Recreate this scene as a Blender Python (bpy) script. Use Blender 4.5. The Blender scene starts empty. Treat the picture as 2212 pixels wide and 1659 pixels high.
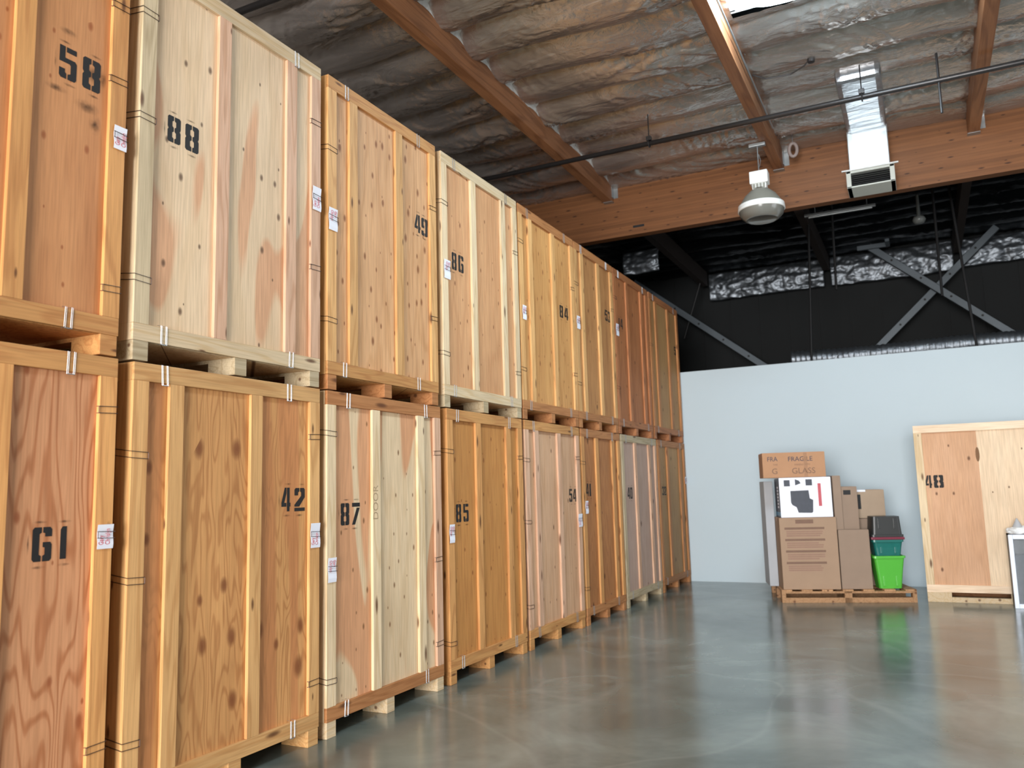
import bpy, bmesh, math, random
from mathutils import Vector, Matrix, noise
S = bpy.context.scene
COL = S.collection
# ---------------------------------------------------------------- camera
PITCH, YAW, ROLL, CZ = 0.1298, 0.4607, -0.0273, 1.5056
cy, sy, cp, sp = math.cos(YAW), math.sin(YAW), math.cos(PITCH), math.sin(PITCH)
F = Vector((-sy*cp, cy*cp, sp)); R0 = Vector((cy, sy, 0)); U0 = R0.cross(F)
R1 = R0*math.cos(ROLL)+U0*math.sin(ROLL); U1 = -R0*math.sin(ROLL)+U0*math.cos(ROLL)
cd = bpy.data.cameras.new('camera'); cam = bpy.data.objects.new('camera', cd); COL.objects.link(cam)
cd.sensor_width = 36; cd.lens = 1770.16/2212*36; cd.clip_start = 0.05
cam.matrix_world = Matrix(((R1.x, U1.x, -F.x, 0), (R1.y, U1.y, -F.y, 0), (R1.z, U1.z, -F.z, CZ), (0, 0, 0, 1)))
cd.dof.use_dof = True; cd.dof.focus_distance = 5.6; cd.dof.aperture_fstop = 2.1
S.camera = cam
# ---------------------------------------------------------------- world, exposure, daylight through the front door, added side fill
S.view_settings.view_transform = 'Standard'; S.view_settings.look = 'None'
S.view_settings.gamma = 1; S.view_settings.use_curve_mapping = False
S.view_settings.exposure = 0.14
W = bpy.data.worlds.new('world'); S.world = W; W.use_nodes = True
W.node_tree.nodes['Background'].inputs[0].default_value = (.62, .75, .95, 1)
W.node_tree.nodes['Background'].inputs[1].default_value = 0.6
def area(name, loc, direction, sx_, sy_, power, col):
    l = bpy.data.lights.new(name, 'AREA'); l.shape = 'RECTANGLE'; l.size = sx_; l.size_y = sy_
    l.energy = power; l.color = col
    o = bpy.data.objects.new(name, l); COL.objects.link(o); o.location = loc
    o.rotation_euler = Vector(direction).to_track_quat('-Z', 'Z').to_euler()
    return o
area('door_daylight', (0., -8.9, 2.1), (0, 1, 0.06), 5.0, 4.1, 2500, (1.0, .98, .965))
area('side_fill_light', (7.85, 8.0, 2.1), (-1, 0, 0.05), 4.4, 4.1, 150, (.95, .97, 1.0))  # weak fill added from the right to brighten the crate fronts

# ---------------------------------------------------------------- material helpers
def lin(c):
    return tuple(((v/255)/12.92 if v/255 <= .04045 else ((v/255+.055)/1.055)**2.4) for v in c)+(1,)
def newmat(name):
    m = bpy.data.materials.new(name); m.use_nodes = True
    nt = m.node_tree; return m, nt, nt.nodes['Principled BSDF']
def N(nt, typ, **kw):
    n = nt.nodes.new(typ)
    for k, v in kw.items():
        if k in n.inputs.keys(): n.inputs[k].default_value = v
        else: setattr(n, k, v)
    return n
def ramp(nt, fac, stops, interp='LINEAR'):
    r = nt.nodes.new('ShaderNodeValToRGB'); r.color_ramp.interpolation = interp
    e = r.color_ramp.elements
    while len(e) < len(stops): e.new(.5)
    for i, (p, c) in enumerate(stops): e[i].position = p; e[i].color = c if len(c) == 4 else (*c, 1)
    nt.links.new(fac, r.inputs[0]); return r.outputs[0]
def mathn(nt, op, a, b=None):
    n = nt.nodes.new('ShaderNodeMath'); n.operation = op
    for i, v in enumerate((a, b)):
        if v is None: continue
        if isinstance(v, (int, float)): n.inputs[i].default_value = v
        else: nt.links.new(v, n.inputs[i])
    return n.outputs[0]
def mix(nt, fac, a, b, blend='MIX'):
    n = nt.nodes.new('ShaderNodeMix'); n.data_type = 'RGBA'; n.blend_type = blend
    if isinstance(fac, (int, float)): n.inputs[0].default_value = fac
    else: nt.links.new(fac, n.inputs[0])
    for i, v in ((6, a), (7, b)):
        if isinstance(v, tuple): n.inputs[i].default_value = v
        else: nt.links.new(v, n.inputs[i])
    return n.outputs[2]
def plain(name, c, rough=.6, metal=0., spec=.5, **kw):
    m, nt, b = newmat(name)
    b.inputs['Base Color'].default_value = lin(c); b.inputs['Roughness'].default_value = rough
    b.inputs['Metallic'].default_value = metal; b.inputs['Specular IOR Level'].default_value = spec
    nz = N(nt, 'ShaderNodeTexNoise', Scale=kw.get('scale', 14.), Detail=3.)
    tc = nt.nodes.new('ShaderNodeTexCoord'); nt.links.new(tc.outputs['Object'], nz.inputs['Vector'])
    k = kw.get('vary', .12)
    col = mix(nt, nz.outputs['Fac'], tuple(v*(1-k) for v in lin(c)[:3])+(1,), tuple(min(1, v*(1+k)) for v in lin(c)[:3])+(1,))
    nt.links.new(col, b.inputs['Base Color'])
    return m
def wood(name, base, dark, seed=0., vec=(3.5, 3.5, .55), rings=26., ringmix=.5, knot=.45, knots=(5., 5., 3.2), ksize=.10,
         patch=None, pth=.55, pvec=(2.2, 2.2, .5), strips=.18, rough=.62, fine=(90, 90, 4), knotcol=(88, 48, 22), objvary=.0):
    """plywood / board: contour grain from stretched noise, veneer strips, knots"""
    m, nt, b = newmat(name)
    L = nt.links.new
    tc = nt.nodes.new('ShaderNodeTexCoord')
    off = N(nt, 'ShaderNodeVectorMath', operation='ADD'); L(tc.outputs['Object'], off.inputs[0]); off.inputs[1].default_value = (seed*3.7, seed*5.3, seed*2.9)
    vsrc = off.outputs[0]
    if objvary > 0:
        oi = nt.nodes.new('ShaderNodeObjectInfo'); sc = mathn(nt, 'MULTIPLY', oi.outputs['Random'], 37.)
        a2 = N(nt, 'ShaderNodeVectorMath', operation='ADD'); L(vsrc, a2.inputs[0]); L(sc, a2.inputs[1]); vsrc = a2.outputs[0]
    def mp(v):
        q = N(nt, 'ShaderNodeVectorMath', operation='MULTIPLY'); L(vsrc, q.inputs[0]); q.inputs[1].default_value = v; return q.outputs[0]
    n1 = N(nt, 'ShaderNodeTexNoise', Scale=1., Detail=2.2, Roughness=.45, Distortion=.25); L(mp(vec), n1.inputs['Vector'])
    s = mathn(nt, 'SINE', mathn(nt, 'MULTIPLY', n1.outputs['Fac'], rings*4.5))
    g = ramp(nt, mathn(nt, 'MULTIPLY_ADD', s, .5), [(0, (0, 0, 0)), (.62, (.12, .12, .12)), (1, (1, 1, 1))])
    nt.nodes[-2].inputs[2].default_value = .5
    for nn in nt.nodes:
        if nn.type == 'MATH' and nn.operation == 'MULTIPLY_ADD': nn.inputs[2].default_value = .5
    warm = lambda c: (min(250, c[0]*1.), min(250, c[1]*1.03), min(250, c[2]*(1.06 if c[2] < 112 else 1.12)))
    base, dark = warm(base), warm(dark)
    knot = min(.9, knot*1.45); ksize *= 1.15
    bc, dc = lin(base), lin(dark)
    col = mix(nt, mathn(nt, 'MULTIPLY', g, ringmix), bc, dc)
    if patch:
        n2 = N(nt, 'ShaderNodeTexNoise', Scale=1., Detail=1.5, Roughness=.5, Distortion=.4); L(mp(pvec), n2.inputs['Vector'])
        pf = ramp(nt, n2.outputs['Fac'], [(pth, (0, 0, 0)), (pth+.018, (1, 1, 1))])
        col = mix(nt, pf, col, mix(nt, mathn(nt, 'MULTIPLY', g, ringmix*.7), lin(patch), tuple(v*.72 for v in lin(patch)[:3])+(1,)))
    # veneer strips
    if strips > 0:
        w = N(nt, 'ShaderNodeTexVoronoi', Scale=1.); L(mp((0., 4.3, .02)), w.inputs['Vector'])
        cs = mathn(nt, 'MULTIPLY', w.outputs['Color'], strips)
        mulc = nt.nodes.new('ShaderNodeCombineColor')
        k1 = mathn(nt, 'SUBTRACT', 1+strips*.5, cs)
        k2 = mathn(nt, 'SUBTRACT', 1+strips*.5, mathn(nt, 'MULTIPLY', cs, 1.35)); k3 = mathn(nt, 'SUBTRACT', 1+strips*.5, mathn(nt, 'MULTIPLY', cs, 1.6))
        L(k1, mulc.inputs[0]); L(k2, mulc.inputs[1]); L(k3, mulc.inputs[2])
        col = mix(nt, 1., col, mulc.outputs[0], 'MULTIPLY')
    nf = N(nt, 'ShaderNodeTexNoise', Scale=1., Detail=3.); L(mp(fine), nf.inputs['Vector'])
    fv = ramp(nt, nf.outputs['Fac'], [(.3, (.80, .78, .75)), (.62, (1.04, 1.04, 1.04))])
    col = mix(nt, .8, col, fv, 'MULTIPLY')
    nb = N(nt, 'ShaderNodeTexNoise', Scale=1.3, Detail=2.); L(vsrc, nb.inputs['Vector'])
    bv = ramp(nt, nb.outputs['Fac'], [(.3, (.88, .86, .84)), (.7, (1.07, 1.07, 1.07))])
    col = mix(nt, .8, col, bv, 'MULTIPLY')
    if objvary > 0:
        vv = mathn(nt, 'ADD', 1-objvary/2, mathn(nt, 'MULTIPLY', oi.outputs['Random'], objvary))
        cc = nt.nodes.new('ShaderNodeCombineColor'); 
        for i in range(3): L(vv, cc.inputs[i])
        col = mix(nt, 1., col, cc.outputs[0], 'MULTIPLY')
    if knot > 0:
        vo = N(nt, 'ShaderNodeTexVoronoi', Scale=1.); vo.voronoi_dimensions = '2D'
        sx_ = nt.nodes.new('ShaderNodeSeparateXYZ'); L(mp(knots), sx_.inputs[0])
        cx_ = nt.nodes.new('ShaderNodeCombineXYZ'); L(mathn(nt, 'ADD', sx_.outputs[0], sx_.outputs[1]), cx_.inputs[0]); L(sx_.outputs[2], cx_.inputs[1])
        L(cx_.outputs[0], vo.inputs['Vector'])
        sep = nt.nodes.new('ShaderNodeSeparateColor'); L(vo.outputs['Color'], sep.inputs[0])
        size = mathn(nt, 'MULTIPLY', mathn(nt, 'ADD', sep.outputs[1], .35), ksize)
        d = mathn(nt, 'DIVIDE', vo.outputs['Distance'], size)
        kf = ramp(nt, d, [(0, (1, 1, 1)), (.45, (.85, .85, .85)), (.62, (.6, .6, .6)), (1., (0, 0, 0))])
        on = mathn(nt, 'LESS_THAN', sep.outputs[0], knot)
        kk = mathn(nt, 'MULTIPLY', kf, on)
        kk = mathn(nt, 'MULTIPLY', kk, .92)
        col = mix(nt, kk, col, lin(knotcol))
    L(col, b.inputs['Base Color']); b.inputs['Roughness'].default_value = rough
    b.inputs['Specular IOR Level'].default_value = .35
    bp = N(nt, 'ShaderNodeBump', Strength=.12, Distance=.002); L(nf.outputs['Fac'], bp.inputs['Height']); L(bp.outputs[0], b.inputs['Normal'])
    return m

# ---------------------------------------------------------------- mesh helpers
class MB:
    def __init__(s): s.bm = bmesh.new()
    def box(s, x0, y0, z0, x1, y1, z1, bev=0., M=None):
        t = bmesh.new(); bmesh.ops.create_cube(t, size=1)
        for v in t.verts:
            v.co = Vector((x0+(x1-x0)*(v.co.x+.5), y0+(y1-y0)*(v.co.y+.5), z0+(z1-z0)*(v.co.z+.5)))
        if bev > 0: bmesh.ops.bevel(t, geom=t.edges[:], offset=bev, segments=2, affect='EDGES', profile=.6)
        if M: bmesh.ops.transform(t, matrix=M, verts=t.verts)
        s.add(t); return s
    def add(s, t):
        me = bpy.data.meshes.new('t'); t.to_mesh(me); t.free(); s.bm.from_mesh(me); bpy.data.meshes.remove(me)
    def tube(s, pts, r, seg=8, closed=False):
        pts = [Vector(p) for p in pts]; n = len(pts); rings = []
        prevn = None
        for i, p in enumerate(pts):
            a = pts[(i-1) % n] if (i > 0 or closed) else p
            c = pts[(i+1) % n] if (i < n-1 or closed) else p
            t = (c-a).normalized()
            if prevn is None:
                up = Vector((0, 0, 1)) if abs(t.z) < .9 else Vector((1, 0, 0)); nn = t.cross(up).normalized()
            else: nn = (prevn-t*prevn.dot(t)).normalized()
            prevn = nn; bb = t.cross(nn)
            rings.append([s.bm.verts.new(p+r*(nn*math.cos(2*math.pi*k/seg)+bb*math.sin(2*math.pi*k/seg))) for k in range(seg)])
        m = n if closed else n-1
        for i in range(m):
            A, B = rings[i], rings[(i+1) % n]
            for k in range(seg): s.bm.faces.new((A[k], A[(k+1) % seg], B[(k+1) % seg], B[k]))
        if not closed: s.bm.faces.new(rings[0][::-1]); s.bm.faces.new(rings[-1])
        return s
    def lathe(s, prof, c=(0, 0, 0), seg=40):
        c = Vector(c); rings = []
        for r, z in prof:
            if r < 1e-5: rings.append([s.bm.verts.new(c+Vector((0, 0, z)))])
            else: rings.append([s.bm.verts.new(c+Vector((r*math.cos(2*math.pi*k/seg), r*math.sin(2*math.pi*k/seg), z))) for k in range(seg)])
        for A, B in zip(rings, rings[1:]):
            for k in range(seg):
                if len(A) == 1 and len(B) == 1: continue
                if len(A) == 1: s.bm.faces.new((A[0], B[(k+1) % seg], B[k]))
                elif len(B) == 1: s.bm.faces.new((A[k], A[(k+1) % seg], B[0]))
                else: s.bm.faces.new((A[k], A[(k+1) % seg], B[(k+1) % seg], B[k]))
        return s
    def prism(s, pts, axis_pts):
        """extrude polygon (list of Vectors) by vector"""
        a = [s.bm.verts.new(p) for p in pts]; b = [s.bm.verts.new(p+axis_pts) for p in pts]
        s.bm.faces.new(a); s.bm.faces.new(b[::-1])
        for i in range(len(a)): s.bm.faces.new((a[i], b[i], b[(i+1) % len(a)], a[(i+1) % len(a)]))
        return s
    def build(s, name, mat, parent=None, smooth=False):
        bmesh.ops.recalc_face_normals(s.bm, faces=s.bm.faces[:])
        me = bpy.data.meshes.new(name); s.bm.to_mesh(me); s.bm.free()
        if smooth:
            for p in me.polygons: p.use_smooth = True
        if mat: me.materials.append(mat)
        o = bpy.data.objects.new(name, me); COL.objects.link(o)
        if parent: o.parent = parent
        return o
def empty(name, loc, label, cat, group=None, rz=0.):
    o = bpy.data.objects.new(name, None); o.empty_display_size = .1; COL.objects.link(o)
    o.location = loc; o.rotation_euler = (0, 0, rz); o['label'] = label; o['category'] = cat
    if group: o['group'] = group
    return o
def tag(o, label, cat, group=None):
    o['label'] = label; o['category'] = cat
    if group: o['group'] = group
    return o
def struct(o): o['kind'] = 'structure'; return o
def text_mesh(name, txt, size, mat, parent, M, ext=.0006, align='LEFT', sx=1.):
    c = bpy.data.curves.new(name, 'FONT'); c.body = txt; c.size = size; c.extrude = ext; c.align_x = align; c.resolution_u = 3
    t = bpy.data.objects.new('tmp', c); COL.objects.link(t)
    bpy.context.view_layer.update()
    me = bpy.data.meshes.new_from_object(t.evaluated_get(bpy.context.evaluated_depsgraph_get()))
    bpy.data.objects.remove(t); bpy.data.curves.remove(c)
    me.transform(M @ Matrix.Diagonal((sx, 1, 1, 1))); me.materials.clear(); me.materials.append(mat); me.name = name
    o = bpy.data.objects.new(name, me); COL.objects.link(o)
    if parent: o.parent = parent
    return o
def frame(ox, ax, ay):
    """matrix: local x->ax, y->ay, z->ax x ay"""
    ax = Vector(ax); ay = Vector(ay); az = ax.cross(ay); ox = Vector(ox)
    return Matrix(((ax.x, ay.x, az.x, ox.x), (ax.y, ay.y, az.y, ox.y), (ax.z, ay.z, az.z, ox.z), (0, 0, 0, 1)))

# ---------------------------------------------------------------- shared materials
PAINT = plain('black_stencil_paint', (22, 20, 20), .7, vary=.3, scale=60)
WIRE = plain('bright_clip_wire', (176, 176, 176), .4, .9, vary=.05)
WIRED = plain('dull_clip_wire', (70, 55, 48), .45, .6, vary=.05)
PAPER = plain('white_tag_paper', (235, 236, 245), .8, vary=.02)
REDINK = plain('red_ink', (200, 60, 75), .7)
PENCIL = plain('pencil', (176, 150, 116), .8)
BLACK = plain('matt_black', (18, 18, 20), .6)
STEEL = plain('galvanised_steel', (165, 170, 172), .42, .85, vary=.15, scale=8)
def smudge_mat():
    m, nt, b = newmat('stencil_overspray')
    L = nt.links.new
    tc = nt.nodes.new('ShaderNodeTexCoord')
    gr = nt.nodes.new('ShaderNodeTexGradient'); gr.gradient_type = 'SPHERICAL'
    q = N(nt, 'ShaderNodeVectorMath', operation='MULTIPLY_ADD'); L(tc.outputs['Generated'], q.inputs[0])
    q.inputs[1].default_value = (2, 2, 2); q.inputs[2].default_value = (-1, -1, -1)
    q2 = N(nt, 'ShaderNodeVectorMath', operation='MULTIPLY'); L(q.outputs[0], q2.inputs[0]); q2.inputs[1].default_value = (0, 1, 1)
    L(q2.outputs[0], gr.inputs[0])
    nz = N(nt, 'ShaderNodeTexNoise', Scale=30., Detail=3.); L(tc.outputs['Object'], nz.inputs['Vector'])
    a = mathn(nt, 'MULTIPLY', gr.outputs['Fac'], ramp(nt, nz.outputs['Fac'], [(.3, (.2, .2, .2)), (.65, (1.3, 1.3, 1.3))]))
    a = mathn(nt, 'MULTIPLY', a, .5); a = mathn(nt, 'MINIMUM', a, .6)
    L(a, b.inputs['Alpha']); b.inputs['Base Color'].default_value = lin((40, 34, 28)); b.inputs['Roughness'].default_value = .8
    return m
SMUDGE = smudge_mat()

# ---------------------------------------------------------------- room structure
XC = 3.459          # crate fronts stand at x = -XC
XL, XR, YB, YP, YR, ZT = -6.2, 8.0, -9.0, 13.25, 17.75, 6.25
def floor_mat():
    m, nt, b = newmat('polished_concrete'); L = nt.links.new
    tc = nt.nodes.new('ShaderNodeTexCoord')
    a = N(nt, 'ShaderNodeTexNoise', Scale=.75, Detail=5., Roughness=.6, Distortion=.5); L(tc.outputs['Object'], a.inputs['Vector'])
    c = N(nt, 'ShaderNodeTexNoise', Scale=2.4, Detail=3., Roughness=.5, Distortion=.8); L(tc.outputs['Object'], c.inputs['Vector'])
    c1 = ramp(nt, a.outputs['Fac'], [(.3, lin((76, 84, 79))), (.52, lin((104, 112, 106))), (.72, lin((132, 140, 133)))])
    c2 = ramp(nt, c.outputs['Fac'], [(.3, (.86, .85, .84)), (.55, (1, 1, 1)), (.75, (1.1, 1.1, 1.1))])
    col = mix(nt, .9, c1, c2, 'MULTIPLY')
    # pale scuffs
    s = N(nt, 'ShaderNodeTexNoise', Scale=.5, Detail=1., Distortion=.6); L(tc.outputs['Object'], s.inputs['Vector'])
    sf = ramp(nt, s.outputs['Fac'], [(.49, (0, 0, 0)), (.505, (.22, .22, .22)), (.52, (0, 0, 0))])
    col = mix(nt, mathn(nt, 'MULTIPLY', sf, .5), col, lin((176, 178, 172)))
    L(col, b.inputs['Base Color'])
    r = ramp(nt, c.outputs['Fac'], [(.3, (.17, .17, .17)), (.7, (.22, .22, .22))]); L(r, b.inputs['Roughness'])
    b.inputs['Specular IOR Level'].default_value = .65
    bp = N(nt, 'ShaderNodeBump', Strength=.05, Distance=.01); L(a.outputs['Fac'], bp.inputs['Height']); L(bp.outputs[0], b.inputs['Normal'])
    return m
WALLP = plain('white_wall_paint', (196, 210, 217), .75, vary=.015, scale=1.5)
DARKW = plain('black_painted_panels', (19, 22, 23), .8, vary=.25, scale=1.2)
GREYW = plain('tilt_up_concrete', (150, 147, 142), .85, vary=.06, scale=2)
struct(MB().box(XL-.3, YB-.3, -.2, XR+.3, YR+.3, 0).build('floor', floor_mat()))
struct(MB().box(XL-.2, YB-.2, 0, XL, YR+.2, ZT+.3).build('wall_left', GREYW))
w = MB(); w.box(XL, YP, 0, XR, YP+.13, 3.37); struct(w.build('wall_partition', WALLP))
w = MB(); w.box(XL, YR, 0, XR+.2, YR+.2, ZT+.3)
for i in range(24):   # vertical panel seams of the dark rear wall
    w.box(XL+.3+i*.6, YR-.015, 0, XL+.33+i*.6, YR, ZT)
struct(w.build('wall_rear', DARKW))
w = MB()                # front wall behind the camera, with a roll-up door opening (x -2.5..2.5, z 0..4.15)
w.box(XL, YB-.2, 0, -2.5, YB, ZT+.3).box(2.5, YB-.2, 0, XR, YB, ZT+.3).box(-2.5, YB-.2, 4.15, 2.5, YB, ZT+.3)
struct(w.build('wall_front', GREYW))
w = MB()                # right wall, with an opening made up for the added fill light (y 5.8..10.2)
w.box(XR, YB-.2, 0, XR+.2, 5.8, ZT+.3).box(XR, 10.2, 0, XR+.2, YR+.2, ZT+.3).box(XR, 5.8, 4.15, XR+.2, 10.2, ZT+.3)
struct(w.build('wall_right', GREYW))
struct(MB().box(XL-.2, YB-.2, ZT+.3, XR+.2, YR+.2, ZT+.5).build('ceiling_deck', DARKW))

def foil_mat(name, c, rough, metal=.85):
    m, nt, b = newmat(name); L = nt.links.new
    tc = nt.nodes.new('ShaderNodeTexCoord')
    mpn = nt.nodes.new('ShaderNodeMapping'); mpn.inputs['Scale'].default_value = (.55, 2.2, 1); mpn.inputs['Rotation'].default_value = (0, 0, .35); L(tc.outputs['Object'], mpn.inputs[0])
    a = N(nt, 'ShaderNodeTexNoise', Scale=3., Detail=5., Roughness=.55, Distortion=.8); L(mpn.outputs[0] if True else tc.outputs['Object'], a.inputs['Vector'])
    v = N(nt, 'ShaderNodeTexNoise', Scale=9., Detail=4., Roughness=.6, Distortion=1.); L(tc.outputs['Object'], v.inputs['Vector'])
    h = mathn(nt, 'ADD', a.outputs['Fac'], mathn(nt, 'MULTIPLY', v.outputs['Fac'], .12))
    bp = N(nt, 'ShaderNodeBump', Strength=.6, Distance=.05); L(h, bp.inputs['Height']); L(bp.outputs[0], b.inputs['Normal'])
    col = ramp(nt, a.outputs['Fac'], [(.35, tuple(x*.8 for x in lin(c)[:3])+(1,)), (.65, lin(c))])
    L(col, b.inputs['Base Color']); b.inputs['Metallic'].default_value = metal; b.inputs['Roughness'].default_value = rough
    return m
FOIL = foil_mat('foil_insulation_facing', (198, 190, 184), .26, .8)
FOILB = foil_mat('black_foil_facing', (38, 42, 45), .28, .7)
FOILS = foil_mat('silver_foil', (170, 176, 182), .34, .9)
FOILR = foil_mat('grey_rear_foil', (128, 134, 140), .42, .85)  # darker, rougher grey foil for the rear strips and flexible duct
PURX = [-6.3, -3.96, -1.50, .83, 3.25, 5.68]      # left faces of the purlins
PW = .13
def crumple(x, y, k=1.):
    """long sharp folds fanning across each insulation bay"""
    out = 0.
    for a0, f, amp, sd in ((.45, 5.5, .050, 0.), (-.35, 8., .028, 11.), (.15, 13., .013, 23.)):
        th = a0+noise.noise(Vector((x*.45, y*.8, 3.1+sd)))*1.3
        u = x*math.cos(th)+y*math.sin(th); v = -x*math.sin(th)+y*math.cos(th)
        w_ = noise.noise(Vector((x*.9, y*.9, 7+sd)))*.35
        r = 1-abs(noise.noise(Vector((u*.75+sd, (v+w_*.4)*f, 1.3+sd))))*2.6
        env = max(0., .25+noise.noise(Vector((x*.9, y*1.3, 20.+sd)))*1.5)
        out += amp*max(0, r)**2*env
    return k*(out+.03*noise.noise(Vector((x*.9, y*2.2, 4))))
def foil_sheet(name, x0, x1, y0, y1, zc, step, mat, sag=.17, skip=None):
    nx = max(2, int((x1-x0)/step)); ny = max(2, int((y1-y0)/step)); vs = []; fs = []
    for j in range(ny+1):
        y = y0+(y1-y0)*j/ny
        for i in range(nx+1):
            x = x0+(x1-x0)*i/nx
            # distance to nearest purlin: foil tucks against its side
            t = ((y-.12*noise.noise(Vector((x*.7, y*.4, 0))))/.61) % 1.
            pil = (abs(math.sin(math.pi*t)))**.7
            amp = sag*(.75+.5*noise.noise(Vector((x*.35, math.floor(y/.61)*3.3, 2))))
            z = zc-pil*amp-crumple(x, y)*.85*(.35+.65*pil)
            vs.append((x, y, z))
    q = nx+1
    for j in range(ny):
        for i in range(nx):
            if skip:
                cx, cyy = x0+(x1-x0)*(i+.5)/nx, y0+(y1-y0)*(j+.5)/ny
                if skip[0] < cx < skip[1] and skip[2] < cyy < skip[3]: continue
            fs.append((j*q+i, j*q+i+1, (j+1)*q+i+1, (j+1)*q+i))
    me = bpy.data.meshes.new(name); me.from_pydata(vs, [], fs); me.materials.append(mat)
    for p in me.polygons: p.use_smooth = True
    o = bpy.data.objects.new(name, me); COL.objects.link(o); return struct(o)
SKY = (-1.30, .0, 6.2, 7.72)      # skylight opening
foil_sheet('ceiling', XL, 3.4, 4.6, 11.33, 6.12, .025, FOIL, skip=SKY)
foil_sheet('ceiling', 3.4, XR, 4.6, 11.33, 6.12, .12, FOIL)
foil_sheet('ceiling', XL, XR, YB, 4.6, 6.12, .12, FOIL)
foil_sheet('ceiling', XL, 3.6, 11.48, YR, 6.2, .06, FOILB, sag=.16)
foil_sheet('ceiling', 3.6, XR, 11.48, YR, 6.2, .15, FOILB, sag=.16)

# skylight: frosted dome in the ceiling opening
m, nt, b = newmat('skylight_diffuser')
b.inputs['Base Color'].default_value = (.9, .95, 1, 1); b.inputs['Emission Color'].default_value = (.70, .88, 1, 1); b.inputs['Emission Strength'].default_value = 42.
sk = empty('skylight', ((SKY[0]+SKY[1])/2, (SKY[2]+SKY[3])/2, 6.1), 'bright frosted skylight in the foil ceiling beside the middle purlin', 'skylight')
hx, hy = (SKY[1]-SKY[0])/2, (SKY[3]-SKY[2])/2
d = MB(); n_ = 14; vv = []
for j in range(n_+1):
    for i in range(n_+1):
        u, v = -1+2*i/n_, -1+2*j/n_
        vv.append(d.bm.verts.new((u*hx*.98, v*hy*.98, .02-.28*(1-u**4)*(1-v**4))))
for j in range(n_):
    for i in range(n_): d.bm.faces.new((vv[j*(n_+1)+i], vv[j*(n_+1)+i+1], vv[(j+1)*(n_+1)+i+1], vv[(j+1)*(n_+1)+i]))
d.build('diffuser_dome', m, sk, True)
fr = MB(); fr.box(-hx-.03, -hy-.03, 0, hx+.03, -hy+.02, .3).box(-hx-.03, hy-.02, 0, hx+.03, hy+.03, .3).box(-hx-.03, -hy, 0, -hx+.02, hy, .3).box(hx-.02, -hy, 0, hx+.03, hy, .3)
fr.build('frame', plain('white_skylight_frame', (225, 228, 230), .5), sk)

# ---------------------------------------------------------------- beams
BEAM = wood('beam_timber', (150, 100, 66), (112, 70, 44), 3.1, vec=(3, .35, 5), rings=9, ringmix=.6, knot=.25, knots=(6, 1.2, 6), ksize=.06, strips=0, rough=.5, fine=(60, 3, 60), objvary=.1)
def glulam_mat():
    m = wood('glulam_timber', (128, 82, 48), (106, 64, 38), 7.7, vec=(.25, 5, 9), rings=2, ringmix=.35, knot=.5, knots=(2.6, 3, 9.), ksize=.09, strips=0, rough=.5, fine=(2, 60, 60), knotcol=(50, 26, 16))
    nt = m.node_tree; b = nt.nodes['Principled BSDF']; L = nt.links.new
    src = b.inputs['Base Color'].links[0].from_socket
    tc = nt.nodes.new('ShaderNodeTexCoord'); sx = nt.nodes.new('ShaderNodeSeparateXYZ'); L(tc.outputs['Object'], sx.inputs[0])
    k = mathn(nt, 'MULTIPLY', sx.outputs[2], 1/.038)
    f = mathn(nt, 'FRACT', k)
    line = ramp(nt, f, [(0, (.62, .6, .58)), (.10, (1, 1, 1))])
    fl = mathn(nt, 'FLOOR', k); wn = nt.nodes.new('ShaderNodeTexWhiteNoise'); wn.noise_dimensions = '1D'; L(fl, wn.inputs['W'])
    tone = ramp(nt, wn.outputs['Value'], [(0, (.84, .82, .8)), (1, (1.1, 1.08, 1.06))])
    L(mix(nt, 1., mix(nt, 1., src, line, 'MULTIPLY'), tone, 'MULTIPLY'), b.inputs['Base Color'])
    return m
DBEAM = plain('dark_brown_timber', (44, 36, 32), .7, vary=.2)  # much darker brown than the front purlins, used on the rear ones
GY = 11.32
g = empty('glulam_beam', (1., GY, 5.21), 'deep laminated reddish timber beam spanning the hall above the crates', 'beam')
MB().box(XL-1, 0, 0, XR-1, .15, .92).build('beam_body', glulam_mat(), g)
mb = MB(); mb.box(-3.55-1, -.004, .10, -3.38-1, 0, .135); mb.build('dark_stamp', BLACK, g)
plab = {1: 'brown timber purlin nearest the crates, with white foil tape along its upper edge', 2: 'brown timber purlin from which the unlit high bay lamp hangs', 3: 'brown timber purlin to the right of the galvanised air duct', 4: 'brown timber purlin right of the frame', 5: 'brown timber purlin far right of the frame'}
TAPE = foil_mat('white_foil_tape', (215, 215, 212), .5, .3)
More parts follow.
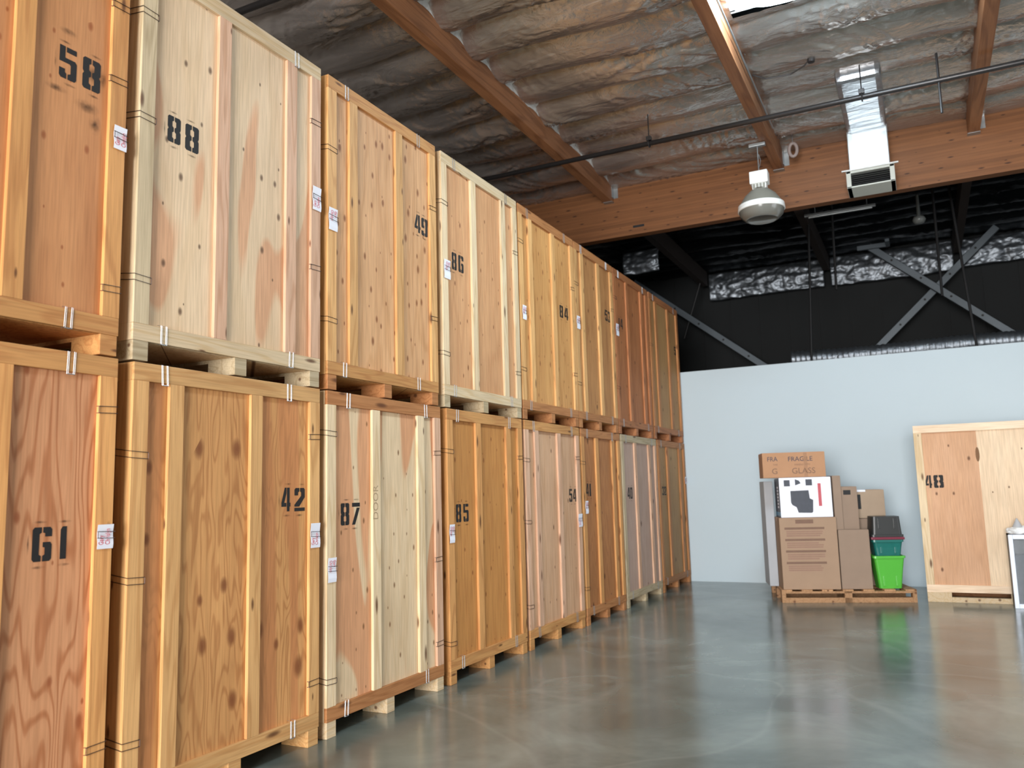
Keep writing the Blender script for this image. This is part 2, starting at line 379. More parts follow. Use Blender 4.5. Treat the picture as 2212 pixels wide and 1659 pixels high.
for i, x in enumerate(PURX):
    if i == 0 or i > 3: continue
    p = empty('purlin', (x, 0, 5.75), plab[i], 'beam', None)
    MB().box(0, 4.2 if i < 3 else 4.2, 0, PW, GY, .40, .006).build('beam_body', BEAM, p)
    h = MB(); h.box(PW, GY-.09, .06, PW+.006, GY, .36).box(PW, GY-.005, .06, PW+.07, GY, .36).box(-.006, GY-.09, -.006, PW+.006, GY, 0)
    h.build('joist_hanger', STEEL, p)
    for k in (0, 1): MB().tube([(PW+.004, GY-.05, .28+.05*k), (PW+.05, GY-.05, .28+.05*k)], .012, 6).build('bolt', STEEL, p)
    if i == 1:
        t = MB(); random.seed(4); prev = None
        nseg = 150
        for k in range(nseg+1):
            y = 4.2+(GY-4.35)*k/nseg
            wv = .05+.035*noise.noise(Vector((y*5, 0, 0)))+.02*noise.noise(Vector((y*17, 3, 0)))
            a = t.bm.verts.new((PW+.004, y, .29-wv*.6)); c = t.bm.verts.new((PW+.012+.02*noise.noise(Vector((y*9, 1, 0))), y, .33)); e = t.bm.verts.new((PW+.07+wv, y, .365))
            if prev: t.bm.faces.new((prev[0], a, c, prev[1])); t.bm.faces.new((prev[1], c, e, prev[2]))
            prev = (a, c, e)
        t.build('foil_tape', TAPE, p)
    else:
        t = MB(); t.tube([(PW+.03, 4.2, .16), (PW+.03, GY-1.1, .16)], .012, 8)
        if i == 2: t.build('conduit', STEEL, p)
        else: t.bm.free()
rlab = ['dark rear purlin above the farthest crates', 'dark rear purlin behind the unlit high bay lamp', 'dark rear purlin crossing behind the steel cross brace']
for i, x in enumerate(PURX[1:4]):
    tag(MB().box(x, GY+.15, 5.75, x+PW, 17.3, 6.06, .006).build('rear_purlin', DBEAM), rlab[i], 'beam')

# ---------------------------------------------------------------- pipes, duct, lamps on the ceiling
PIPE = plain('dark_sprinkler_pipe', (62, 60, 60), .35, .6, vary=.1)
def pipe(y, z, r, label, hang, name='sprinkler_pipe'):
    p = empty(name, (0, y, z), label, 'pipe')
    MB().tube([(XL+.02, 0, 0), (XR-.02, 0, 0)], r, 14).build('pipe_run', PIPE, p, True)
    for hx_ in hang:
        c = MB(); c.tube([(hx_, r*1.5*math.cos(a*math.pi/6), r*1.5*math.sin(a*math.pi/6)) for a in range(12)], .008, 6, True)
        c.tube([(hx_, 0, r*1.5), (hx_, 0, 6.0-z)], .007, 6); c.box(hx_-.03, -.03, r*1.2, hx_+.03, .03, r*1.2+.05, .004)
        c.build('pipe_hanger', STEEL if False else PIPE, p)
    return p
sp1 = pipe(9.25, 5.63, .03, 'long dark sprinkler pipe crossing below the purlins in front of the glulam beam', (-2.65, -.27, 2.2, 4.8))
MB().tube([(.47, 0, -.36), (.47, 0, .30)], .013, 8).build('drop_rod', PIPE, sp1)
pipe(4.85, 5.63, .03, 'dark sprinkler pipe near the top left corner above the crates', (-2.65, 2.2))
cw = MB(); cw.tube([(-1.34, 8.9, 6.0), (-1.2, 8.92, 5.93), (-.95, 8.95, 5.93), (-.8, 8.9, 5.96), (-.72, 8.85, 6.02)], .008, 6)
cw.lathe([(0, 0), (.035, 0), (.045, .07), (0, .09)], (-.72, 8.85, 5.96), 12); tag(cw.build('ceiling_cable', PIPE), 'thin dark cable with plug box hanging on the foil right of the middle purlin', 'cable')

ga = plain('galvanised_duct_sheet', (225, 235, 240), .38, .75, vary=.12, scale=5)
du = empty('air_duct', (-.30, 11.1, 5.2), 'galvanised air duct dropping from the foil ceiling with a white register', 'duct')
MB().box(-.235, -.2, .22, .235, .2, .80, .01).build('drop_duct', ga, du)
MB().box(-.235, -1.75, .70, .235, .0, .92, .06).build('duct_run', FOILS, du)
bx = MB(); bx.box(-.28, -.20, 0, -.225, .21, .22, .004).box(.225, -.20, 0, .28, .21, .22, .004).box(-.28, -.20, 0, .28, .21, .018, .003).box(-.28, -.20, .19, .28, .21, .22, .003).box(-.225, .1, .018, .225, .21, .19)
bx.build('register_box', plain('register_enamel', (196, 200, 192), .5, vary=.03), du)
lv = MB()
for k in range(6): lv.box(-.225, -.19, .035+k*.025, .225, -.15, .039+k*.025)
lv.build('louvre', BLACK, du)
MB().box(-.225, .05, .018, .225, .06, .19).build('dark_opening', BLACK, du)
MB().box(-.33, -.22, .22, .33, -.19, .236, .002).build('flange', plain('flange_steel', (190, 190, 188), .4, .5), du)

WH = plain('white_lamp_enamel', (226, 226, 222), .45, vary=.02)
GR = plain('grey_lamp_reflector', (132, 130, 120), .55, .2, vary=.05)
la = empty('high_bay_lamp', (-1.54, 10.2, 4.74), 'unlit high bay lamp with white gear box hanging from the middle purlin', 'lamp')
MB().lathe([(.085, .40), (.12, .385), (.19, .32), (.245, .235), (.268, .20)], seg=48).build('reflector', GR, la, True)
MB().lathe([(.262, .205), (.276, .20), (.280, .165), (.272, .16), (.282, .152), (.284, .132), (.272, .128)], seg=48).build('rim_band', WH, la, True)
m, nt, b = newmat('prismatic_lens'); b.inputs['Base Color'].default_value = lin((112, 110, 103)); b.inputs['Roughness'].default_value = .2; b.inputs['Coat Weight'].default_value = .4
MB().lathe([(.272, .13), (.255, .07), (.20, .02), (.185, .012), (.17, .022), (0, .012)], seg=48).build('lens', m, la, True)
gb = MB(); gb.box(-.11, -.075, .47, .11, .085, .63, .012); gb.box(-.085, -.06, .40, .085, .07, .475, .01)
gb.build('gear_box', WH, la)
vt = MB()
for k in range(4): vt.box(-.075+k*.04, -.068, .405, -.045+k*.04, -.058, .465, .003)
vt.build('gear_box_fin', GR, la)
MB().lathe([(.05, .385), (.05, .41), (.09, .41)], seg=24).build('neck', GR, la)
MB().tube([(0, 0, .63), (0, 0, .97)], .007, 8).tube([(.012, 0, .7), (.03, .01, .78), (.012, 0, .86)], .004, 6).build('hanging_chain', STEEL, la)
MB().box(-.10, -.03, .965, .10, .03, 1.005, .004).build('mounting_plate', STEEL, la)
r1 = empty('wall_fan_reel', (-1.20, 10.95, 5.75), 'small pale round reel hanging beside the middle purlin above the lamp', 'reel')
MB().tube([(.05*math.cos(a*math.pi/8), .0, .12+.09*math.sin(a*math.pi/8)) for a in range(16)], .022, 8, True).build('coil', plain('pale_cord', (150, 135, 130), .6), r1, True)
MB().tube([(0, 0, .2), (0, 0, .38)], .006, 6).build('hook', STEEL, r1)
r1.name = 'cord_coil'

# rear chamber
def brace(p, q, wd, label):
    p, q = Vector(p), Vector(q); d = (q-p); Lg = d.length; ax = d.normalized(); ay = Vector((0, 1, 0)); az = ax.cross(ay)
    e = empty('steel_brace', p, label, 'brace')
    M = Matrix(((ax.x, az.x, ay.x, 0), (ax.y, az.y, ay.y, 0), (ax.z, az.z, ay.z, 0), (0, 0, 0, 1)))
    t = MB(); t.box(0, -wd/2, -.006, Lg, wd/2, 0, M=M); t.box(0, -wd/2, -.006, Lg, -wd/2+.006, .06, M=M); t.box(0, wd/2-.006, -.006, Lg, wd/2, .06, M=M)
    t.build('channel', BRC, e)
    k = .5
    while k < Lg:
        c = ax*k; bo = MB(); bo.tube([c+Vector((0, -.012, 0)), c+Vector((0, 0, 0))], .022, 8); k += .62
        bo.build('bolt', BLACK, e)
BRC = plain('grey_primed_steel', (92, 100, 106), .5, .35, vary=.12, scale=3)
brace((-5.3, 16.75, 5.93), (-2.1, 16.75, 3.38), .13, 'grey steel brace running down behind the farthest crates')
brace((-.6, 16.75, 5.97), (1.95, 16.75, 3.72), .13, 'grey steel brace falling to the right in the cross bracing')
brace((1.54, 16.9, 6.04), (-.85, 16.9, 3.78), .13, 'grey steel brace rising to the right in the cross bracing')
br = MB(); br.box(-.8, 16.66, 5.90, -.3, 16.72, 5.98); br.box(-.3, 16.3, 5.90, -.23, 16.72, 5.95)
tag(br.build('brace_bracket', BRC), 'grey steel bracket at the upper left end of the cross bracing', 'bracket')
def strip(name, x0, x1, y, z0, z1, label):
    vs = []; fs = []; nx = int((x1-x0)/.025); nz = 22
    for j in range(nz+1):
        for i in range(nx+1):
            x = x0+(x1-x0)*i/nx; z = z0+(z1-z0)*j/nz
            vs.append((x, y-.035*noise.noise(Vector((x*5, z*9, 1)))-.02*noise.noise(Vector((x*14, z*22, 4)))-.06*math.sin(math.pi*j/nz), z+.02*noise.noise(Vector((x*2, z, 8)))))
    for j in range(nz):
        for i in range(nx): fs.append((j*(nx+1)+i, j*(nx+1)+i+1, (j+1)*(nx+1)+i+1, (j+1)*(nx+1)+i))
    me = bpy.data.meshes.new(name); me.from_pydata(vs, [], fs); me.materials.append(FOILR)
    for p in me.polygons: p.use_smooth = True
    o = bpy.data.objects.new(name, me); COL.objects.link(o)
    so = o.modifiers.new('thickness', 'SOLIDIFY'); so.thickness = .02
    return tag(o, label, 'insulation')
strip('foil_batt', -3.83, -1.50, 17.45, 5.45, 6.04, 'silver foil insulation strip on the rear wall left of the lamp rod')
strip('foil_batt', -1.37, .83, 17.45, 5.45, 6.04, 'silver foil insulation strip on the rear wall behind the cross brace')
strip('foil_batt', .96, 3.2, 17.45, 5.5, 6.03, 'silver foil insulation strip on the rear wall at the right edge')
strip('foil_batt', -4.62, -3.955, 14.05, 5.36, 5.78, 'short silver foil flap above the farthest crates')
fl = MB(); nn_ = 220; pts = []
rr = []
for k in range(nn_+1):
    x = -1.9+6.2*k/nn_; r = .15+.008*math.sin(k*2.1)+.01*noise.noise(Vector((x*4, 0, 0)))
    rr.append([fl.bm.verts.new((x, 14.8+r*math.cos(2*math.pi*a/20), 3.62+.015*math.sin(x*2)+r*math.sin(2*math.pi*a/20))) for a in range(20)])
for A, B in zip(rr, rr[1:]):
    for a in range(20): fl.bm.faces.new((A[a], A[(a+1) % 20], B[(a+1) % 20], B[a]))
fl.bm.faces.new(rr[0][::-1]); fl.bm.faces.new(rr[-1])
tag(fl.build('flexible_duct', FOILR, None, True), 'ribbed silver flexible duct lying behind the top of the white partition wall', 'duct')
struct(MB().box(XL, YP+.13, 3.2, XR, YR, 3.3).build('floor_mezzanine', DARKW))
rodm = plain('black_rod', (20, 20, 22), .5)
for (a, c, lab) in [((-1.38, 14, 5.75), (-1.5, 14, 3.3), 'black conduit dropping from the rear purlin behind the hanging lamp'), ((-1.0, 14, 6.2), (-1.03, 14, 4.6), 'short black hanger rod left of the cross bracing'),
                    ((.475, 14, 6.2), (.47, 14, 4.3), 'black hanger rod crossing the middle of the cross bracing'), ((.69, 14, 6.2), (.87, 14, 3.3), 'slanted black conduit right of the cross bracing centre'),
                    ((-3.9, 16.9, 5.74), (-4.3, 16.9, 4.6), 'thin dark strut beside the end of the rear purlin over the crates')]:
    tag(MB().tube([a, c], .02, 8).build('hanger_rod', rodm), lab, 'rod')
ls = MB(); ls.box(-1.36, 13.26, 5.66, -.33, 13.32, 5.70, .005); ls.tube([(-1.3, 13.29, 5.65), (-.38, 13.29, 5.65)], .018, 8); ls.tube([(-1.2, 13.29, 5.7), (-1.2, 13.29, 6.2)], .006, 6).tube([(-.45, 13.29, 5.7), (-.45, 13.29, 6.2)], .006, 6)
tag(ls.build('tube_light', plain('pale_tube_fixture', (160, 165, 168), .35, .5)), 'unlit slim tube light fixture under the dark rear ceiling', 'lamp')
sb = MB(); sb.lathe([(0, 0), (.07, .01), (.10, .06), (.08, .11), (.03, .13), (.02, .55)], (.26, 14.4, 5.6), 20)
tag(sb.build('globe_lamp', plain('globe_glass', (120, 124, 122), .3), None, True), 'small pale globe lamp under the dark rear ceiling', 'lamp')

# ---------------------------------------------------------------- stencil digits
GL = {
 '8': [[(.46,0),(.1,0),(0,.06),(0,.43),(.07,.5),(0,.57),(0,.94),(.1,1),(.46,1),(.46,.84),(.35,.80),(.35,.62),(.46,.57),(.46,.43),(.35,.38),(.35,.20),(.46,.16)]],
 '6': [[(.46,0),(.1,0),(0,.07),(0,.93),(.1,1),(.46,1),(.46,.84),(.35,.8),(.35,.2),(.46,.16)], [(.54,1),(.9,1),(1,.93),(1,.72),(.65,.72),(.65,.82),(.54,.84)], [(.54,0),(.9,0),(1,.07),(1,.48),(.92,.56),(.54,.56),(.54,.42),(.65,.40),(.65,.2),(.54,.16)]],
 '1': [[(0,0),(1,0),(1,1),(.3,1),(0,.9)]],
 '4': [[(0,.2),(0,.36),(.36,1),(.54,1),(.54,.76),(.3,.36),(.54,.36),(.54,.2)], [(.61,0),(.9,0),(.9,.2),(1,.2),(1,.36),(.9,.36),(.9,1),(.61,1)]],
 '2': [[(0,.68),(0,.93),(.1,1),(.46,1),(.46,.85),(.34,.81),(.34,.68)], [(.54,1),(.9,1),(1,.93),(1,.60),(.46,.2),(0,.2),(0,.28),(.65,.66),(.65,.81),(.54,.85)], [(0,0),(1,0),(1,.15),(0,.15)]],
 '5': [[(0,.5),(0,1),(.32,1),(.32,.65),(.9,.65),(1,.58),(1,.07),(.9,0),(.50,0),(.50,.16),(.66,.2),(.66,.46),(.6,.5)], [(.4,1),(.97,1),(.97,.84),(.4,.84)], [(0,.3),(0,.07),(.1,0),(.42,0),(.42,.16),(.33,.2),(.33,.3)]],
 '7': [[(0,1),(1,1),(1,.82),(0,.82)], [(.60,.77),(.98,.77),(.38,0),(0,0)]],
 '3': [[(0,.72),(0,.93),(.1,1),(.46,1),(.46,.85),(.34,.81),(.34,.72)], [(.54,1),(.9,1),(1,.93),(1,.57),(.93,.5),(1,.43),(1,.07),(.9,0),(.54,0),(.54,.15),(.66,.2),(.66,.4),(.5,.44),(.5,.56),(.66,.6),(.66,.8),(.54,.85)], [(0,.28),(0,.07),(.1,0),(.46,0),(.46,.15),(.34,.19),(.34,.28)]],
 '0': [[(.46,0),(.1,0),(0,.07),(0,.93),(.1,1),(.46,1),(.46,.85),(.34,.8),(.34,.2),(.46,.15)]],
}
GL['8'].append([(1-x, y) for x, y in GL['8'][0]]); GL['0'].append([(1-x, y) for x, y in GL['0'][0]])
GL['9'] = [[(1-x, 1-y) for x, y in p] for p in GL['6']]
def digits(parent, chars, boxes, org, ax, az, nrm):
    """chars painted on a face: boxes are (u0,u1,v0,v1) in that face's axes"""
    m = MB()
    for ch, (u0, u1, v0, v1) in zip(chars, boxes):
        for poly in GL[ch]:
            pts = [Vector(org)+Vector(ax)*(u0+(u1-u0)*x)+Vector(az)*(v0+(v1-v0)*y) for x, y in poly]
            m.prism(pts, Vector(nrm)*.0012)
    return m.build('stencil_number', PAINT, parent)

# ---------------------------------------------------------------- crates
def clip_path_v(y, z0, z1, x, w=.018):
    return [(x, y-w, z0), (x, y-w, z1), (x, y+w, z1), (x, y+w, z0)]
def wood_set(name, ply, rail):
    return ply, rail
def make_crate(num, y0, w, z0, studs, dig, tagp, hclips, ply, rail, stud_mat, label, mid_rail=None, depth=2.13, clipmat=None, skid_mat=None, vclips=True, smudges=(), ry=0.):
    """storage vault: local x 0 = front face (towards the aisle, +x), y along the row, z up"""
    H = 2.195; T = .022
    e = empty('storage_crate', (-XC, y0, z0), label, 'crate', 'stacked storage crates along the left wall')
    rng = random.Random(num+str(z0))
    Z1, Z2, ZT_ = .10, .187, H-.092
    # carcass: side, back and top plywood, slightly inside the frame boards
    b = MB()
    b.box(-depth+T, T, Z1, -T-.012, T+.012, H-.01).box(-depth+T, w-T-.012, Z1, -T-.012, w-T, H-.01)
    b.box(-depth+T, T, Z1, -depth+T+.012, w-T, H-.01).box(-depth+T, T, H-.022, -T-.012, w-T, H-.01).box(-depth+T, T, Z1+.0, -T-.012, w-T, Z1+.018)
    b.build('side_panel', rail_of(rail), e)
    MB().box(-T-.012, T*.5, Z1+.02, -T, w-T*.5, H-.02).build('front_panel', ply, e)
    MB().box(-T, 0, ZT_, 0, w, H, .003).build('top_rail', rail[1], e)
    MB().box(-T, 0, Z1, 0, w, Z2, .003).build('bottom_rail', rail[2], e)
    for i, s in enumerate([0.]+list(studs)+[w-.093]):
        o = MB().box(-T, s, Z2, 0, s+.093, ZT_, .0025).build('stud', stud_mat[i % len(stud_mat)], e)
    for s in (0, 1):       # boards wrapping the two side faces
        ya, yb = (0, T) if s == 0 else (w-T, w)
        m = MB(); m.box(-T-.09, ya, Z2, -T, yb, ZT_, .002); m.box(-depth, ya, Z2, -depth+.09, yb, ZT_, .002)
        m.box(-depth, ya, ZT_, -T, yb, H, .002); m.box(-depth, ya, Z1, -T, yb, Z2, .002)
        m.box(-depth*.36, ya, Z2, -depth*.36+.09, yb, ZT_, .002); m.box(-depth*.68, ya, Z2, -depth*.68+.09, yb, ZT_, .002)
        m.build('side_frame', rail[0], e)
    for i, s in enumerate((0.004, (w-.093)*.5+rng.uniform(-.01, .02), w-.097)):
        m = MB()   # runner with two fork notches
        m.box(-depth, s, 0, -depth*.9, s+.092, Z1, .002).box(-depth*.62, s, 0, -depth*.38, s+.092, Z1, .002).box(-depth*.10, s, 0, -.003, s+.092, Z1, .003)
        m.box(-depth*.9, s, Z1-.02, -depth*.62, s+.092, Z1).box(-depth*.38, s, Z1-.02, -depth*.10, s+.092, Z1)
        m.build('skid', skid_mat or rail[2], e)
    cm = clipmat or WIRE
    if vclips:
        for (zz0, zz1, side) in ((ZT_-.012, H+.004, 1), (Z1-.004, Z2+.012, -1)):
            for u in (.16+rng.uniform(0, .06), w-.27+rng.uniform(-.03, .05)):
                m = MB(); x = .003; dx = rng.uniform(-.006, .006)
                for k in (-1, 1):
                    yy = u+k*.016
                    m.tube([(x-.02 if side < 0 else x, yy+dx, zz0), (x, yy+dx, zz0+.004), (x, yy, zz1-.004), (x-.03, yy, zz1)], .0015, 6)
                    m.tube([(x, yy+.007+dx, zz0), (x, yy+.007, zz1-.004)], .0012, 6)
                m.tube([(x, u-.016+dx, zz0), (x, u+.024+dx, zz0)], .0024, 6)
                m.build('spring_clip', cm, e)
    for side, zs in hclips.items():
        for z in zs:
            z = z-z0; m = MB(); r = .0018
            for k in (-1, 1):
                zz = z+k*.016
                if side == 'L': m.tube([(-.12, -.003, zz+.02), (.003, -.003, zz+.004), (.003, .095, zz), (-.01, .10, zz)], r, 6)
                else: m.tube([(-.12, w+.003, zz+.02), (.003, w+.003, zz+.004), (.003, w-.095, zz), (-.01, w-.10, zz)], r, 6)
            yy = .098 if side == 'L' else w-.098
            m.tube([(.003, yy, z-.016), (.003, yy, z+.016)], r, 6)
            m.build('spring_clip', WIRED, e)
    if dig:
        chars, boxes = dig
        digits(e, chars, [(a-y0, b_-y0, c-z0, d_-z0) for a, b_, c, d_ in boxes], (-T, 0, 0), (0, 1, 0), (0, 0, 1), (1, 0, 0))
        bs = [(a-y0, b_-y0, c-z0, d_-z0) for a, b_, c, d_ in boxes]
        sm = list(smudges)
        for k, (a, b_, c, d_) in enumerate(bs):   # paint creeping past the stencil card
            sm += [((a+b_)/2+rng.uniform(-.02, .02), d_+.022, .035, .007), ((a+b_)/2+rng.uniform(-.02, .02), c-.025, .035, .008)]
        sm.append((bs[0][0]-.02, (bs[0][2]+bs[0][3])/2, .006, .05))
        for (uy, uz, hw, hh) in sm:
            if not .1 < uy < w-.1: continue
            m = MB(); v = [m.bm.verts.new((-T+.0008, uy+a*hw, uz+c*hh)) for a, c in ((-1, -1), (1, -1), (1, 1), (-1, 1))]; m.bm.faces.new(v)
            m.build('paint_smudge', SMUDGE, e)
    if tagp:
        a, b_, c, d_ = tagp; a -= y0; b_ -= y0; c -= z0; d_ -= z0
        m = MB(); n = 6
        for k in range(n):
            za, zb = c+(d_-c)*k/n, c+(d_-c)*(k+1)/n
            xa, xb = .006+.003*math.sin(k*1.3), .006+.003*math.sin((k+1)*1.3)
            v = [m.bm.verts.new(p) for p in ((xa, a, za), (xa, b_, za), (xb, b_, zb), (xb, a, zb))]; m.bm.faces.new(v)
        bmesh.ops.remove_doubles(m.bm, verts=m.bm.verts, dist=1e-4)
        t = m.build('paper_tag', PAPER, e); so = t.modifiers.new('thickness', 'SOLIDIFY'); so.thickness = .0008
        up = a > w/2
        for q, line in enumerate(('Gary', 'Chrislyn')):
            if up: M = frame((.0102, a+.030+.034*q, c+.018), (0, 0, 1), (0, -1, 0))
            else: M = frame((.0102, b_-.034-.036*q, d_-.016), (0, 0, -1), (0, 1, 0))
            text_mesh('handwriting', line, .036, REDINK, t, M, .0002, 'LEFT', .62)
        zc_ = (c+d_)/2+.01; m = MB()
        for k in (-1, 1): m.tube([(.013, a-.004, zc_+k*.015), (.013, b_+.004, zc_+k*.015-.004)], .0018, 6)
        m.tube([(.013, b_ if not up else a, zc_-.015), (.013, b_ if not up else a, zc_+.015)], .0018, 6)
        m.build('spring_clip', WIRED, e)
    return e
_rc = {}
def rail_of(r): return r[0]

def boards(name, c, d, seed, **kw):
    """three boards materials: vertical side frame, top rail (horizontal), bottom rail, one vertical stud"""
    v = wood(name+'_vertical', c, d, seed, vec=(7, 7, .6), rings=10, ringmix=.45, knot=.22, knots=(9, 9, 2.6), ksize=.13, strips=0, fine=(110, 110, 4), objvary=.16, **kw)
    h = wood(name+'_horizontal', tuple(int(x*.93) for x in c), d, seed+2, vec=(7, .7, 9), rings=10, ringmix=.5, knot=.22, knots=(9, 2.2, 9), ksize=.13, strips=0, fine=(110, 4, 110), objvary=.10, **kw)
    return (v, h, h), [v]
B_orange = boards('amber_board', (216, 154, 92), (170, 105, 55), 1.)
B_amber = boards('golden_board', (222, 168, 108), (182, 122, 66), 2.)
B_pale = boards('pale_board', (228, 198, 150), (198, 158, 106), 3.)
B_brown = boards('brown_board', (196, 132, 80), (150, 90, 48), 4.)
B_grey = boards('weathered_board', (206, 182, 138), (160, 134, 96), 5.)
B_pink = boards('pink_board', (218, 172, 132), (180, 124, 84), 6.)
B_red = boards('reddish_board', (190, 122, 76), (140, 80, 44), 7.)
def H_(b, c): return (b[0][0], c[0][1], c[0][2])
P = {}
P['58'] = wood('plywood_58', (196, 136, 88), (172, 110, 66), 1.3, rings=5, ringmix=.35, knot=.28, knots=(9, 9, 5), ksize=.11, knotcol=(150, 84, 44))
P['61'] = wood('plywood_61', (208, 146, 102), (172, 104, 62), 2.1, vec=(4.6, 4.6, .6), rings=24, ringmix=.8, knot=.10, knots=(6, 6, 3.), ksize=.10, strips=.05, knotcol=(150, 84, 48))
P['88'] = wood('plywood_88', (228, 196, 150), (212, 174, 122), 4.4, rings=6, ringmix=.3, knot=.30, knots=(7, 7, 4.2), ksize=.085, patch=(220, 172, 134), pth=.54, strips=.10, knotcol=(92, 62, 40))
P['42'] = wood('plywood_42', (208, 150, 92), (164, 102, 54), 5.2, vec=(6, 6, .9), rings=22, ringmix=.55, knot=.36, knots=(5, 5, 3.), ksize=.20, patch=(196, 134, 84), pth=.57, pvec=(3.5, 3.5, .12), strips=.12, knotcol=(122, 68, 34))
P['49'] = wood('plywood_49', (218, 166, 112), (190, 134, 82), 6.6, vec=(6, 6, .7), rings=9, ringmix=.4, knot=.55, knots=(9, 9, 4.6), ksize=.13, strips=.16, knotcol=(128, 74, 38))
P['87'] = wood('plywood_87', (226, 194, 146), (206, 166, 112), 7.5, vec=(5, 5, .8), rings=7, ringmix=.3, knot=.42, knots=(8, 8, 4.2), ksize=.075, patch=(216, 160, 118), pth=.50, pvec=(2.6, 2.6, .55), strips=.04, knotcol=(120, 78, 44))
P['86'] = wood('plywood_86', (208, 154, 108), (186, 126, 80), 8.4, vec=(7, 7, .5), rings=10, ringmix=.35, knot=.40, knots=(8, 8, 4), ksize=.085, strips=.12, knotcol=(120, 70, 38))
P['85'] = wood('plywood_85', (196, 134, 72), (172, 108, 54), 9.1, vec=(8, 8, .5), rings=14, ringmix=.4, knot=.35, knots=(8, 8, 4.4), ksize=.085, strips=.08, knotcol=(132, 74, 34))
P['84'] = wood('plywood_84', (208, 152, 92), (180, 118, 62), 10.3, vec=(9, 9, .5), rings=12, ringmix=.5, knot=.55, knots=(8, 8, 4), ksize=.10, strips=.22, knotcol=(136, 78, 38))
P['54'] = wood('plywood_54', (210, 164, 120), (186, 132, 86), 11.2, vec=(7, 7, .6), rings=8, ringmix=.35, knot=.22, knots=(7, 7, 3.6), ksize=.08, strips=.12)
P['53'] = wood('plywood_53', (190, 136, 84), (154, 98, 56), 12.6, vec=(8, 8, .5), rings=16, ringmix=.5, knot=.25, strips=.2)
P['41'] = wood('plywood_41', (180, 120, 72), (146, 88, 48), 13.4, vec=(7, 7, .8), rings=16, ringmix=.5, knot=.2, strips=.14)
P['14'] = wood('plywood_14', (176, 112, 68), (146, 84, 48), 14.8, vec=(7, 7, .5), rings=10, ringmix=.4, knot=.25, strips=.14)
P['40'] = wood('plywood_40', (188, 156, 130), (166, 132, 104), 15.7, vec=(7, 7, .5), rings=8, ringmix=.35, knot=.1, strips=.06)
P['5'] = wood('plywood_5', (182, 138, 88), (156, 110, 66), 16.5, vec=(7, 7, .5), rings=10, ringmix=.4, knot=.15, strips=.14)
P['32'] = wood('plywood_32', (178, 136, 88), (152, 110, 66), 17.3, vec=(7, 7, .5), rings=10, ringmix=.4, knot=.15, strips=.12)
ZU = 2.205
mk = make_crate
mk('58', 1.255, 1.412, ZU, (.24, .837), ('58', [(2.315, 2.403, 3.497, 3.657), (2.435, 2.53, 3.497, 3.657)]), (2.597, 2.669, 3.244, 3.364), {'R': [2.53, 3.6, 4.0]}, P['58'], B_orange[0], B_orange[1],
   'orange plywood crate stencilled 58, upper row at the left frame edge', smudges=[(1.10, 1.53, .05, .02), (1.235, 1.375, .035, .045), (1.05, 1.23, .06, .02), (1.29, 1.37, .02, .05), (1.21, 1.20, .07, .035), (1.255, 1.13, .035, .06)])
mk('61', 1.26, 1.412, 0, (.24, .81), ('61', [(2.295, 2.384, 1.256, 1.404), (2.425, 2.454, 1.259, 1.403)]), (2.588, 2.672, 1.29, 1.402), {'R': [1.94, .4]}, P['61'], B_orange[0], B_orange[1],
   'reddish plywood crate with wavy grain stencilled 61, lower row at the left frame edge')
mk('88', 2.747, 1.42, ZU, (.522, 1.092), ('88', [(2.939, 3.024, 3.42, 3.568), (3.057, 3.150, 3.415, 3.566)]), (4.081, 4.164, 3.382, 3.542), {'L': [4.06, 3.48, 2.62], 'R': [3.99, 2.99]}, P['88'], B_pale[0], [B_grey[1][0], B_pink[1][0], B_pink[1][0], B_pink[1][0]],
   'pale plywood crate with pinkish battens stencilled 88, upper row', skid_mat=B_grey[0][2])
mk('42', 2.762, 1.405, 0, (.222, .80), ('42', [(3.842, 3.92, 1.42, 1.563), (3.957, 4.05, 1.418, 1.56)]), (4.076, 4.164, 1.187, 1.339), {'L': [1.73, 1.12, .36], 'R': [1.88, .37]}, P['42'], B_amber[0], B_amber[1],
   'amber plywood crate with big dark knots stencilled 42, lower row')
mk('49', 4.243, 1.39, ZU, (.237, .81), ('49', [(5.34, 5.424, 3.586, 3.733), (5.44, 5.53, 3.581, 3.729)]), (4.246, 4.336, 3.292, 3.448), {'L': [3.87, 2.67], 'R': [3.84, 2.91]}, P['49'], H_(B_amber, B_orange), B_amber[1],
   'golden knotty plywood crate stencilled 49 at its right edge, upper row', skid_mat=B_brown[0][2])
mk('87', 4.24, 1.41, 0, (.495, 1.075), ('87', [(4.407, 4.496, 1.309, 1.455), (4.528, 4.613, 1.309, 1.455)]), (4.243, 4.327, .956, 1.111), {'L': [1.91, .34], 'R': [1.82, .99, .35]}, P['87'], H_(B_pale, B_brown), [B_pale[1][0], B_pale[1][0], B_pale[1][0], B_pink[1][0]],
   'cream plywood crate with pink streaks stencilled 87, lower row', skid_mat=B_pale[0][2])
mk('86', 5.722, 1.45, ZU, (.512, 1.10), ('86', [(5.915, 5.994, 3.41, 3.562), (6.026, 6.115, 3.412, 3.564)]), (5.74, 5.84, 3.292, 3.454), {'L': [3.95, 2.65], 'R': [3.85, 2.64]}, P['86'], B_pale[0], [B_pale[1][0], B_pale[1][0], B_pale[1][0], B_pale[1][0]],
   'pink plywood crate with pale yellow frame boards stencilled 86, upper row', skid_mat=B_grey[0][2])
mk('85', 5.752, 1.405, 0, (.485, 1.067), ('85', [(5.909, 5.993, 1.261, 1.409), (6.031, 6.117, 1.261, 1.409)]), (5.756, 5.836, 1.103, 1.25), {'L': [1.84, .31], 'R': [1.82]}, P['85'], B_orange[0], B_orange[1],
   'plain amber plywood crate stencilled 85, lower row')
